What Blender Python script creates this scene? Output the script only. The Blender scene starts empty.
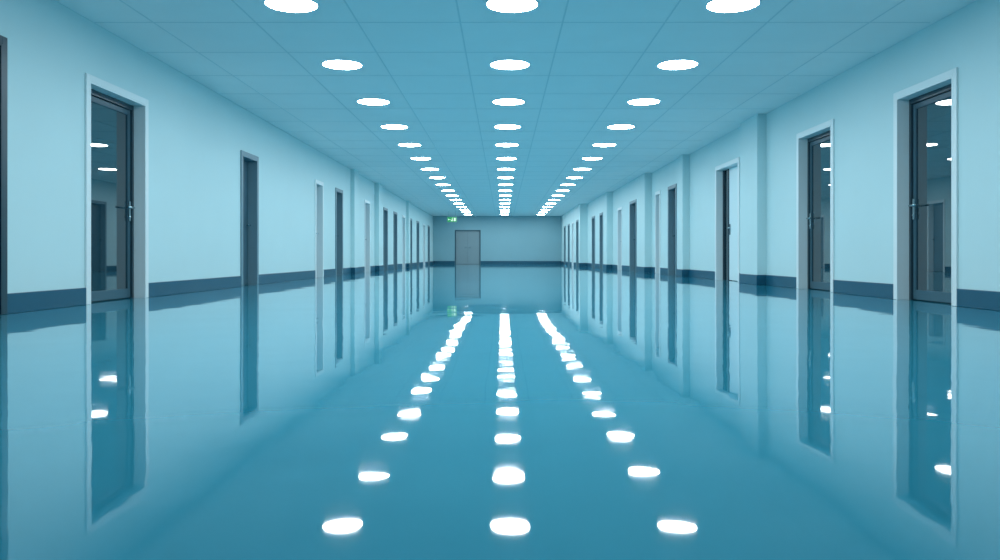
import bpy, bmesh, math, random
from mathutils import Vector
random.seed(3)
S = bpy.context.scene
S.view_settings.view_transform = 'Standard'
S.view_settings.look = 'None'
S.view_settings.exposure = 0.0

H = 3.0; CAM = 0.51; YB = -6.0; YE = 49.8; XL = -4.36

# ---------------- materials ----------------
def mat(name, col, rough=0.5, ior=1.45, metal=0.0, noise=0.0, nscale=3.0, bump=0.0, bscale=40.0):
    m = bpy.data.materials.new(name); m.use_nodes = True
    nt = m.node_tree; b = nt.nodes['Principled BSDF']
    b.inputs['Base Color'].default_value = (*col, 1)
    b.inputs['Roughness'].default_value = rough
    b.inputs['IOR'].default_value = ior
    b.inputs['Metallic'].default_value = metal
    tc = nt.nodes.new('ShaderNodeTexCoord')
    if noise > 0:
        n = nt.nodes.new('ShaderNodeTexNoise'); n.inputs['Scale'].default_value = nscale
        n.inputs['Detail'].default_value = 4
        nt.links.new(tc.outputs['Object'], n.inputs['Vector'])
        r = nt.nodes.new('ShaderNodeMix'); r.data_type = 'RGBA'
        r.inputs[6].default_value = (*[c*(1-noise) for c in col], 1)
        r.inputs[7].default_value = (*[min(1, c*(1+noise)) for c in col], 1)
        nt.links.new(n.outputs['Fac'], r.inputs[0])
        nt.links.new(r.outputs[2], b.inputs['Base Color'])
    if bump > 0:
        n2 = nt.nodes.new('ShaderNodeTexNoise'); n2.inputs['Scale'].default_value = bscale
        nt.links.new(tc.outputs['Object'], n2.inputs['Vector'])
        bp = nt.nodes.new('ShaderNodeBump'); bp.inputs['Strength'].default_value = bump
        bp.inputs['Distance'].default_value = 0.01
        nt.links.new(n2.outputs['Fac'], bp.inputs['Height'])
        nt.links.new(bp.outputs['Normal'], b.inputs['Normal'])
    return m

M_wall = mat('wall_paint', (0.55, 0.77, 0.80), 0.55, noise=0.03, nscale=1.2, bump=0.05)
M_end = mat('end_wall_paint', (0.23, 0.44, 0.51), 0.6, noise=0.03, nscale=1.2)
M_ceil = mat('ceiling_tile', (0.88, 0.89, 0.89), 0.85, noise=0.03, nscale=2, bump=0.15, bscale=60)
M_grid = mat('ceiling_grid_metal', (0.64, 0.72, 0.74), 0.5)
M_base = mat('baseboard_vinyl', (0.006, 0.09, 0.155), 0.35, noise=0.1)
M_trim = mat('frame_white', (0.76, 0.86, 0.88), 0.4)
M_steel = mat('dark_steel_frame', (0.024, 0.062, 0.085), 0.35, metal=0.2)
M_glass = mat('dark_glass', (0.008, 0.032, 0.045), 0.01, ior=2.5)
M_handle = mat('steel_handle', (0.45, 0.6, 0.65), 0.25, metal=1.0)
M_grey = mat('grey_door_leaf', (0.15, 0.27, 0.33), 0.45, noise=0.05)
M_dgrey = mat('dark_door_leaf', (0.04, 0.11, 0.15), 0.45, noise=0.05)
M_white = mat('white_door_leaf', (0.70, 0.88, 0.92), 0.45, noise=0.02)

def emis(name, col, st):
    m = bpy.data.materials.new(name); m.use_nodes = True
    nt = m.node_tree; nt.nodes.clear()
    e = nt.nodes.new('ShaderNodeEmission'); o = nt.nodes.new('ShaderNodeOutputMaterial')
    e.inputs[0].default_value = (*col, 1); e.inputs[1].default_value = st
    nt.links.new(e.outputs[0], o.inputs[0]); return m
M_lamp = emis('lamp_diffuser', (0.90, 0.98, 1.0), 45)
M_sign = emis('exit_sign_green', (0.02, 0.45, 0.16), 0.8)
M_signw = emis('exit_sign_white', (0.7, 1.0, 0.85), 1.2)

# floor
M_floor = bpy.data.materials.new('glossy_epoxy_floor'); M_floor.use_nodes = True
nt = M_floor.node_tree; b = nt.nodes['Principled BSDF']
tc = nt.nodes.new('ShaderNodeTexCoord')
n = nt.nodes.new('ShaderNodeTexNoise'); n.inputs['Scale'].default_value = 0.5; n.inputs['Detail'].default_value = 5
nt.links.new(tc.outputs['Object'], n.inputs['Vector'])
cr = nt.nodes.new('ShaderNodeValToRGB')
cr.color_ramp.elements[0].position = 0.3; cr.color_ramp.elements[0].color = (0.020, 0.25, 0.37, 1)
cr.color_ramp.elements[1].position = 0.7; cr.color_ramp.elements[1].color = (0.034, 0.30, 0.42, 1)
nt.links.new(n.outputs['Fac'], cr.inputs[0]); nt.links.new(cr.outputs[0], b.inputs['Base Color'])
b.inputs['Roughness'].default_value = 0.026
b.inputs['IOR'].default_value = 1.85
mp = nt.nodes.new('ShaderNodeMapping'); mp.inputs['Scale'].default_value = (1.0, 0.85, 1)
nt.links.new(tc.outputs['Object'], mp.inputs[0])
w = nt.nodes.new('ShaderNodeTexNoise'); w.inputs['Scale'].default_value = 1.3; w.inputs['Detail'].default_value = 3.0
w.inputs['Roughness'].default_value = 0.42
nt.links.new(mp.outputs[0], w.inputs['Vector'])
bp = nt.nodes.new('ShaderNodeBump'); bp.inputs['Strength'].default_value = 0.28; bp.inputs['Distance'].default_value = 0.012
nt.links.new(w.outputs['Fac'], bp.inputs['Height']); nt.links.new(bp.outputs[0], b.inputs['Normal'])

# ---------------- mesh helper ----------------
class MB:
    def __init__(s): s.bm = bmesh.new(); s.mats = []
    def mi(s, m):
        if m not in s.mats: s.mats.append(m)
        return s.mats.index(m)
    def box(s, x0, x1, y0, y1, z0, z1, m, bev=0.0):
        x0, x1 = sorted((x0, x1)); y0, y1 = sorted((y0, y1)); z0, z1 = sorted((z0, z1))
        vs = [s.bm.verts.new((x, y, z)) for x in (x0, x1) for y in (y0, y1) for z in (z0, z1)]
        fs = []
        for q in ((0,1,3,2),(4,6,7,5),(0,4,5,1),(2,3,7,6),(0,2,6,4),(1,5,7,3)):
            fs.append(s.bm.faces.new([vs[i] for i in q]))
        i = s.mi(m)
        for f in fs: f.material_index = i
        if bev > 0:
            es = list({e for f in fs for e in f.edges})
            r = bmesh.ops.bevel(s.bm, geom=es, offset=bev, segments=2, affect='EDGES', profile=0.5)
            for f in r['faces']: f.material_index = i
    def cyl(s, p0, p1, r, m, seg=16):
        p0 = Vector(p0); p1 = Vector(p1); d = (p1-p0); q = d.to_track_quat('Z', 'Y')
        a = []; c = []
        for k in range(seg):
            t = 2*math.pi*k/seg; o = q @ Vector((r*math.cos(t), r*math.sin(t), 0))
            a.append(s.bm.verts.new(p0+o)); c.append(s.bm.verts.new(p1+o))
        i = s.mi(m)
        for k in range(seg):
            f = s.bm.faces.new((a[k], a[(k+1)%seg], c[(k+1)%seg], c[k])); f.material_index = i; f.smooth = True
        f = s.bm.faces.new(a[::-1]); f.material_index = i
        f = s.bm.faces.new(c); f.material_index = i
    def lathe(s, prof, m, seg=40):
        i = s.mi(m); rings = []
        for r, z in prof:
            if r < 1e-6: rings.append([s.bm.verts.new((0, 0, z))])
            else: rings.append([s.bm.verts.new((r*math.cos(2*math.pi*k/seg), r*math.sin(2*math.pi*k/seg), z)) for k in range(seg)])
        for A, B in zip(rings, rings[1:]):
            for k in range(seg):
                k2 = (k+1) % seg
                if len(B) == 1: f = s.bm.faces.new((A[k], A[k2], B[0]))
                else: f = s.bm.faces.new((A[k], A[k2], B[k2], B[k]))
                f.material_index = i; f.smooth = True
    def mesh(s, name):
        bmesh.ops.recalc_face_normals(s.bm, faces=s.bm.faces)
        me = bpy.data.meshes.new(name); s.bm.to_mesh(me); s.bm.free()
        for m in s.mats: me.materials.append(m)
        return me
    def obj(s, name):
        o = bpy.data.objects.new(name, s.mesh(name)); S.collection.objects.link(o); return o

# ---------------- floor / ceiling ----------------
m = MB(); m.box(-5.2, 5.4, YB-0.3, YE+0.3, -0.2, 0, M_floor); m.obj('floor')
m = MB(); m.box(-5.2, 5.4, YB-0.3, YE+0.3, H, H+0.2, M_ceil); m.obj('ceiling')
m = MB()
lines = [0.09 + 0.545 + 1.09*k for k in range(-5, 4)]
for x in lines:
    m.box(x-0.009, x+0.009, YB, YE-0.005, H-0.003, H, M_grid)
y = 8.525 - 1.25*11
while y < YE-0.1:
    xr = 4.55 if y < 14 else (4.3 if y < 24 else (4.15 if y < 31 else (3.9 if y < 38 else 3.55)))
    m.box(XL+0.01, xr, y-0.009, y+0.009, H-0.0025, H, M_grid)
    y += 1.25
m.obj('trim_ceiling_grid')

def base_run(bb, plane, sgn, y0, y1, ops, t=0.07):
    X0 = sgn*plane; cur = y0
    for (a, b_, zt) in sorted(ops):
        if a-t > cur: bb.box(X0-sgn*0.016, X0, cur, a-t, 0.001, 0.18, M_base, 0.004)
        cur = b_+t
    if y1 > cur: bb.box(X0-sgn*0.016, X0, cur, y1, 0.001, 0.18, M_base, 0.004)

def wall_only(mb, plane, sgn, y0, y1, ops, thick=0.4):
    X0 = sgn*plane; X1 = sgn*(plane+thick); cur = y0
    for (a, b_, zt) in sorted(ops):
        mb.box(X0, X1, cur, a, 0, H, M_wall)
        mb.box(X0, X1, a, b_, zt, H, M_wall)
        cur = b_
    mb.box(X0, X1, cur, y1, 0, H, M_wall)

dn = [0]
def door(plane, sgn, a, b_, zt, kind, rec=0.14, t=0.07):
    """a,b_ opening extents along y. far edge = b_"""
    dn[0] += 1
    m = MB()
    P = lambda d: sgn*(plane+d)     # d>0 into the wall
    fm = M_trim if kind in ('glass', 'white', 'grey') else (M_steel if kind == 'steel' else M_grey)
    m.box(P(-0.02), P(0.0), a-t, a, 0.001, zt+t, fm, 0.004)
    m.box(P(-0.02), P(0.0), b_, b_+t, 0.001, zt+t, fm, 0.004)
    m.box(P(-0.02), P(0.0), a, b_, zt, zt+t, fm, 0.004)
    j = 0.02
    m.box(P(-0.02), P(rec+0.06), a, a+j, 0.001, zt, fm)
    m.box(P(-0.02), P(rec+0.06), b_-j, b_, 0.001, zt, fm)
    m.box(P(-0.02), P(rec+0.06), a+j, b_-j, zt-j, zt, fm)
    A = a+j; B = b_-j; Z = zt-j
    if kind == 'glass':
        f = 0.045
        m.box(P(rec-0.02), P(rec+0.06), A, A+f, 0.001, Z, M_steel, 0.003)
        m.box(P(rec-0.02), P(rec+0.06), B-f, B, 0.001, Z, M_steel, 0.003)
        m.box(P(rec-0.02), P(rec+0.06), A+f, B-f, Z-0.06, Z, M_steel, 0.003)
        A2, B2, Z2 = A+f+0.006, B-f-0.006, Z-0.066
        s = 0.06
        lm = M_dgrey
        m.box(P(rec), P(rec+0.045), A2, A2+s, 0.01, Z2, lm, 0.003)
        m.box(P(rec), P(rec+0.045), B2-s, B2, 0.01, Z2, lm, 0.003)
        m.box(P(rec), P(rec+0.045), A2+s, B2-s, Z2-0.06, Z2, lm, 0.003)
        m.box(P(rec), P(rec+0.045), A2+s, B2-s, 0.01, 0.12, lm, 0.003)
        m.box(P(rec+0.015), P(rec+0.030), A2+s, B2-s, 0.12, Z2-0.06, M_glass)
        m.box(P(rec+0.045), P(rec+0.07), A, B, 0.001, Z, M_steel)
        hy = B2-s/2
        m.box(P(rec-0.012), P(rec), hy-0.022, hy+0.022, 0.93, 1.17, M_handle, 0.003)
        m.cyl((P(rec), hy, 1.09), (P(rec-0.06), hy, 1.09), 0.011, M_handle)
        m.cyl((P(rec-0.055), hy+0.01, 1.09), (P(rec-0.055), hy-0.15, 1.09), 0.011, M_handle)
        m.cyl((P(rec), hy, 0.98), (P(rec-0.02), hy, 0.98), 0.014, M_handle)
    elif kind == 'white':
        sp = B-0.42
        m.box(P(rec), P(rec+0.045), A+0.005, sp, 0.01, Z-0.005, M_white, 0.003)
        m.box(P(rec-0.02), P(rec+0.06), sp+0.005, sp+0.06, 0.001, Z, M_steel, 0.003)
        m.box(P(rec-0.02), P(rec+0.06), B-0.05, B, 0.001, Z, M_steel, 0.003)
        m.box(P(rec+0.015), P(rec+0.03), sp+0.06, B-0.05, 0.001, Z, M_glass)
        hy = sp-0.07
        m.box(P(rec-0.012), P(rec), hy-0.025, hy+0.025, 0.95, 1.17, M_dgrey, 0.003)
        m.cyl((P(rec), hy, 1.09), (P(rec-0.06), hy, 1.09), 0.012, M_handle)
        m.cyl((P(rec-0.055), hy+0.01, 1.09), (P(rec-0.055), hy-0.15, 1.09), 0.012, M_handle)
    else:
        lm = M_dgrey if kind in ('dark', 'steel') else M_grey
        m.box(P(rec), P(rec+0.045), A+0.004, B-0.004, 0.01, Z-0.004, lm, 0.003)
        m.box(P(rec-0.008), P(rec), A+0.12, B-0.12, 0.25, 0.95, lm, 0.003)
        m.box(P(rec-0.008), P(rec), A+0.12, B-0.12, 1.2, Z-0.15, lm, 0.003)
        hy = B-0.07
        m.cyl((P(rec), hy, 1.05), (P(rec-0.06), hy, 1.05), 0.012, M_handle)
        m.cyl((P(rec-0.055), hy+0.01, 1.05), (P(rec-0.055), hy-0.13, 1.05), 0.012, M_handle)
    m.obj('door_%d' % dn[0])

# LEFT
Ld = [(-3.5, -2.1, 2.35, 'glass'), (1.6, 3.0, 2.35, 'glass'), (5.6, 6.94, 2.35, 'steel'), (8.41, 9.73, 2.35, 'glass'),
      (13.35, 14.15, 2.2, 'dark'), (18.6, 19.3, 2.22, 'grey'), (20.85, 21.65, 2.22, 'dark'),
      (25.2, 26.1, 2.22, 'grey'), (29.2, 30.1, 2.22, 'dark'), (31.9, 32.8, 2.22, 'dark'), (34.6, 35.5, 2.22, 'grey'),
      (37.3, 38.2, 2.22, 'dark'), (40.4, 41.4, 2.22, 'dark'), (43.6, 44.6, 2.22, 'grey'), (46.4, 47.4, 2.22, 'dark')]
ops = [d[:3] for d in Ld]
m = MB(); wall_only(m, 4.36, -1, YB, YE, ops)
m.box(-4.36, -4.22, 27.2, 28.0, 0, H, M_wall)
m.box(-4.36, -4.25, 22.9, 23.5, 0, H, M_wall)
m.box(-4.36, -4.25, 36.1, 36.7, 0, H, M_wall)
m.obj('wall_left')
bb = MB(); base_run(bb, 4.36, -1, YB, YE, ops)
for (p, a, b_) in ((4.22, 27.2, 28.0), (4.25, 22.9, 23.5), (4.25, 36.1, 36.7)):
    bb.box(-4.36, -(p-0.016), a-0.016, b_+0.016, 0.001, 0.18, M_base, 0.004)
bb.obj('baseboard_left')
for (a, b_, z, k) in Ld: door(4.36, -1, a, b_, z, k)

# RIGHT sections
Rs = [(4.61, YB, 14.0, [(-3.5, -2.1, 2.35, 'glass'), (1.2, 2.6, 2.35, 'glass'), (4.4, 5.8, 2.35, 'glass'), (8.17, 9.34, 2.35, 'glass'), (11.2, 12.45, 2.35, 'glass')]),
      (4.45, 14.0, 15.0, []),
      (4.57, 15.0, 19.6, [(15.5, 17.1, 2.35, 'white')]),
      (4.40, 19.6, 20.1, []),
      (4.46, 20.1, 24.0, [(20.6, 21.5, 2.3, 'dark'), (22.7, 23.3, 2.3, 'grey')]),
      (4.25, 24.0, 31.0, [(25.5, 26.7, 2.25, 'dark'), (28.6, 29.5, 2.2, 'grey')]),
      (4.02, 31.0, 38.0, [(32.2, 33.1, 2.2, 'dark'), (35.0, 36.0, 2.2, 'dark')]),
      (3.65, 38.0, YE, [(38.7, 39.7, 2.2, 'dark'), (41.2, 42.2, 2.2, 'grey'), (43.8, 44.8, 2.2, 'dark'), (46.6, 47.6, 2.2, 'dark')])]
m = MB(); bb = MB()
prev = None
for (p, y0, y1, ds) in Rs:
    o = [d[:3] for d in ds]
    wall_only(m, p, 1, y0, y1, o, thick=5.1-p)
    base_run(bb, p, 1, y0, y1, o)
    if prev and prev > p:
        bb.box(p-0.016, prev, y0-0.016, y0, 0.001, 0.18, M_base, 0.004)
    prev = p
m.obj('wall_right'); bb.obj('baseboard_right')
for (p, y0, y1, ds) in Rs:
    for (a, b_, z, k) in ds: door(p, 1, a, b_, z, k)

# END wall with door opening
pxm = 800/49.8
dx0, dx1, dz = (456-503)/pxm, (479.5-503)/pxm, 2.06
m = MB()
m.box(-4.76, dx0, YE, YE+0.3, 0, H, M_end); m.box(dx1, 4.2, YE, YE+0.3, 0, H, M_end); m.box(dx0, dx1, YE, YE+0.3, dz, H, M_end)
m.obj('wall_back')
m = MB()
m.box(-4.34, dx0-0.08, YE-0.016, YE, 0.001, 0.2, M_base, 0.004); m.box(dx1+0.08, 3.63, YE-0.016, YE, 0.001, 0.2, M_base, 0.004)
m.obj('baseboard_back')
dn[0] += 1
m = MB()
for (a, b_) in ((dx0-0.07, dx0), (dx1, dx1+0.07)): m.box(a, b_, YE-0.02, YE+0.1, 0.001, dz+0.07, M_dgrey, 0.004)
m.box(dx0, dx1, YE-0.02, YE+0.1, dz, dz+0.07, M_dgrey, 0.004)
M_gl = mat('end_door_grey', (0.21, 0.31, 0.35), 0.5, noise=0.04)
mid = (dx0+dx1)/2
m.box(dx0, mid-0.004, YE+0.03, YE+0.08, 0.01, dz-0.005, M_gl, 0.003)
m.box(mid+0.004, dx1, YE+0.03, YE+0.08, 0.01, dz-0.005, M_gl, 0.003)
m.box(dx0, dx1, YE+0.08, YE+0.1, 0.0, dz, M_dgrey)
for s in (-1, 1):
    xx = mid+s*0.07
    m.cyl((xx, YE+0.03, 1.05), (xx, YE-0.03, 1.05), 0.012, M_handle)
    m.cyl((xx, YE-0.025, 1.05), (xx+s*0.13, YE-0.025, 1.05), 0.012, M_handle)
m.obj('door_%d' % dn[0])
m = MB(); m.box(-4.76, 5.1, YB-0.3, YB, 0, H, M_end); m.obj('wall_front')

# exit sign
sy = 44.0; px = 800/sy; cx = (452-503)/px; cz = CAM+(256-219.5)/px
m = MB()
M_case = mat('sign_case', (0.5, 0.6, 0.6), 0.4)
m.box(cx-0.27, cx+0.27, sy, sy+0.06, cz-0.15, cz+0.15, M_case, 0.01)
m.box(cx-0.255, cx+0.255, sy-0.004, sy, cz-0.135, cz+0.135, M_sign)
yy0, yy1 = sy-0.008, sy-0.004
m.box(cx+0.10, cx+0.20, yy0, yy1, cz-0.09, cz+0.09, M_signw)
m.box(cx-0.21, cx-0.08, yy0, yy1, cz-0.012, cz+0.012, M_signw)
m.box(cx-0.21, cx-0.17, yy0, yy1, cz-0.04, cz+0.04, M_signw)
m.box(cx-0.01, cx+0.03, yy0, yy1, cz-0.03, cz+0.05, M_signw)
m.box(cx-0.05, cx+0.00, yy0, yy1, cz-0.09, cz-0.03, M_signw)
m.box(cx+0.02, cx+0.06, yy0, yy1, cz-0.09, cz-0.03, M_signw)
m.cyl((cx+0.02, yy0, cz+0.08), (cx+0.02, yy1, cz+0.08), 0.022, M_signw)
for s in (-0.2, 0.2): m.cyl((cx+s, sy+0.03, cz+0.14), (cx+s, sy+0.03, H), 0.008, M_case, 10)
m.obj('exit_sign')

# ---------------- ceiling lights ----------------
lm = MB()
M_ring = mat('lamp_trim_ring', (0.8, 0.9, 0.93), 0.4)
lm.lathe([(0.268, 0.0), (0.266, -0.007), (0.260, -0.010), (0.250, -0.008)], M_ring, 48)
lm.lathe([(0.250, -0.008), (0.235, -0.011), (0.2, -0.013), (0.1, -0.015), (0.0, -0.016)], M_lamp, 48)
lme = lm.mesh('ceiling_light')
k = -2
while True:
    y = 7.9 + 2.5*k
    if y > YE-0.6: break
    for x in (-2.09, 0.09, 2.27):
        o = bpy.data.objects.new('ceiling_light', lme); o.location = (x, y, H); S.collection.objects.link(o)
    k += 1

# world
wd = bpy.data.worlds.new('world'); S.world = wd; wd.use_nodes = True
wd.node_tree.nodes['Background'].inputs[0].default_value = (0.3, 0.7, 0.8, 1)
wd.node_tree.nodes['Background'].inputs[1].default_value = 0.3

# camera
c = bpy.data.cameras.new('cam'); co = bpy.data.objects.new('cam', c); S.collection.objects.link(co)
co.location = (0, 0, CAM); co.rotation_euler = (math.radians(90), 0, 0)
c.sensor_width = 36; c.lens = 28.8; c.shift_x = -0.003; c.shift_y = -0.024; c.clip_end = 200
S.camera = co
